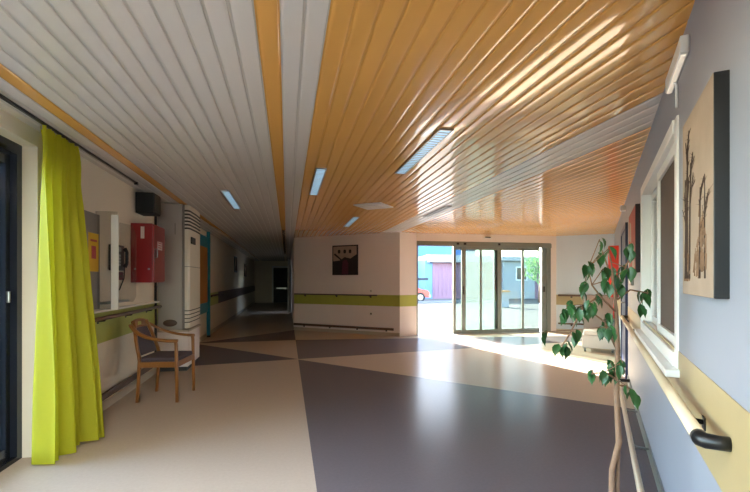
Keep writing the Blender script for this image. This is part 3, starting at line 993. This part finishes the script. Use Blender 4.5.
ceiling_lamp(-.745, 6.33, 'strip light in the white part of the ceiling, leftmost of the lights')
ceiling_lamp(.33, 5.01, 'strip light in the orange ceiling next to the orange and white border')
ceiling_lamp(1.135, 3.70, 'strip light in the orange ceiling nearest the camera, the longest looking')
ceiling_lamp(1.18, 8.24, 'small looking strip light beyond the square air diffuser')
ceiling_lamp(2.36, 6.75, 'unlit grey strip light in the right white ceiling stripe', 1.1, .07, 'lamp_off')
for x, y, lb in ((-.745, 1.15, 'unseen added fill light in the white ceiling in front of the black glass door'),
                 (-.745, -1.6, 'unseen added fill light in the white ceiling nearest the foyer'),
                 (3.0, -3.0, 'unseen added fill light in the foyer ceiling by the side wall'),
                 (-.745, -4.2, 'unseen added fill light in the white ceiling by the back window')):
    ceiling_lamp(x, y, lb, glow='lamp_fill')  # strong lamps added out of view to brighten the near end
t = thing('air_diffuser', 'square white air diffuser turned diagonally in the orange ceiling', 'air diffuser', (1.25, 6.35, 2.394), R(5))
MB().box((-.22, -.22, -.016), (.22, .22, .0), bev=.006).build('frame', 'white_paint', t)
MB().box((-.15, -.15, -.024), (.15, .15, -.016), bev=.004).build('centre_plate', 'vinyl_white', t)
t.rotation_euler = (0, 0, R(52))

# ---------------------------------------------------------------- outside
struct(bx('ground', 'concrete', (-40, -30, -.30), (70, 90, -.04)))
struct(bx('wall_sky_screen', 'ext_white', (-9.5, 8.0, -.04), (-5.2, 8.3, 4.4)))  # made-up wall added to block bright sky behind the left glass door
struct(bx('kerb', 'ext_grey', (3, 24.6, -.04), (13.2, 25.0, .06)))

t = thing('building', 'low pink building with a white fascia left of the entrance doors', 'building', (11.6, 30.0, -.04))
MB().box((-1.4, 0, 0), (2.6, 6, 2.75)).build('wall', 'pink_wall', t)
MB().box((-1.95, .05, 0), (-1.4, 6, 2.75)).build('side_wall', 'pale_blue', t)  # blue here is shade on the building's side put into the colour
MB().box((-1.8, -.5, 2.6), (2.9, 6.2, 3.12), bev=.02).build('fascia', 'ext_white', t)
k = MB()
for i in range(12):
    k.box((-1.3 + i * .3, -.04, .2), (-1.24 + i * .3, 0, 2.6))
k.build('cladding_rib', 'pink_wall', t)
t = thing('building', 'tall blue building standing behind the low pink one', 'building', (11, 39, -.04))
MB().box((-5, 0, 0), (6.5, 5, 6.5)).build('wall', 'mid_blue', t)
MB().box((-5.2, -.2, 6.5), (6.7, 5.2, 6.7)).build('roof', 'ext_white', t)
t = thing('building', 'pale blue building at the left edge of the open doorway', 'building', (8.2, 33, -.04))
MB().box((-4, 0, 0), (1.25, 4, 3.6)).build('wall', 'pale_blue', t)
MB().box((-2.6, -.03, 1.0), (-1.2, 0, 2.2)).build('window', 'car_glass', t)
MB().box((-4.1, -.1, 3.6), (1.3, 4.1, 3.75)).build('roof', 'ext_white', t)
t = thing('building', 'grey and pink building seen through the right hand glass panels', 'building', (18.5, 29, -.04))
MB().box((-3.4, 0, 0), (-.9, 6, 2.9)).build('wall', 'ext_white', t)
MB().box((-.9, .0, 0), (7, 6, 2.9)).build('side_wall', 'pink_wall', t)
MB().box((-3.6, -.3, 2.7), (7.2, 6.2, 3.0), bev=.02).build('fascia', 'ext_white', t)
f_ = MB().box((-2.4, -.03, 1.3), (-1.5, 0, 2.3)).build('window_frame', 'white_paint', t)
MB().box((-2.32, -.04, 1.38), (-1.58, -.03, 2.22)).build('pane', 'car_glass', f_)
t = thing('shelter', 'dark flat shelter roof on a thin post outside the open doorway', 'shelter', (7.6, 27.6, -.04))
MB().box((-2.2, -1, 1.33), (1.15, 1.2, 1.47), bev=.01).build('canopy', 'black_matt', t)
for x in (-2.0, .7):
    MB().tube([(x, 0, 0), (x, 0, 1.33)], .04, 8).build('post', 'ext_grey', t)
# parked car
t = thing('car', 'red parked car seen through the open doorway', 'car', (6.75, 26.3, -.04), 0)
prof = [(-1.75, .28), (-1.8, .6), (-1.5, .68), (-.95, .74), (-.55, 1.02), (.45, 1.04), (1.0, .80), (1.6, .72), (1.75, .6), (1.75, .28)]
MB().prism([(x, -.75, z) for x, z in prof], (0, 1.5, 0), bev=.05).build('body', 'car_red', t)
MB().prism([(x, -.765, z) for x, z in [(-.85, .76), (-.52, .98), (.42, 1.0), (.85, .80)]], (0, 1.53, 0)).build('side_window', 'car_glass', t)
for x in (-1.15, 1.15):
    for y in (-.78, .60):
        wh = MB().tube([(x, y, .29), (x, y + .18, .29)], .29, 20).build('wheel', 'tyre', t)
        MB().tube([(x, y - .005, .29), (x, y + .0, .29)], .17, 16).build('hubcap', 'metal', wh)
MB().box((1.70, -.6, .5), (1.76, -.35, .6), bev=.01).build('headlight', 'white_plastic', t)
MB().box((1.72, -.72, .26), (1.84, .72, .46), bev=.03).build('bumper', 'ext_white', t)
# tree seen through the right panels
t = thing('tree', 'pale green young tree beyond the right hand glass panel', 'tree', (14.6, 23.6, -.04))
MB().tube([(0, 0, 0), (.05, 0, 1.2), (-.02, .05, 2.2), (.1, 0, 3.0)], [.08, .06, .04, .02], 8).build('trunk', 'bark', t)
k = MB()
for i in range(420):
    a, b_, r_ = random.uniform(0, 6.28), random.uniform(-1, 1), random.random() ** .5
    p = Vector((.8 * r_ * math.cos(a), .8 * r_ * math.sin(a), 2.2 + 1.1 * b_ * (1 - .5 * r_)))
    leaf(k, p, .2, random.uniform(0, 6.28), R(random.uniform(0, 80)), random.uniform(-.6, .6))
k.build('foliage', 'leaf_pale', t)
t = thing('bollard', 'white square pillar standing outside the entrance doors', 'pillar', (10.4, 20.0, -.04))
MB().box((-.22, -.22, 0), (.22, .22, .75), bev=.01).build('pillar', 'ext_white', t)
MB().box((-.26, -.26, .75), (.26, .26, .83), bev=.01).build('cap', 'orange_board', t)
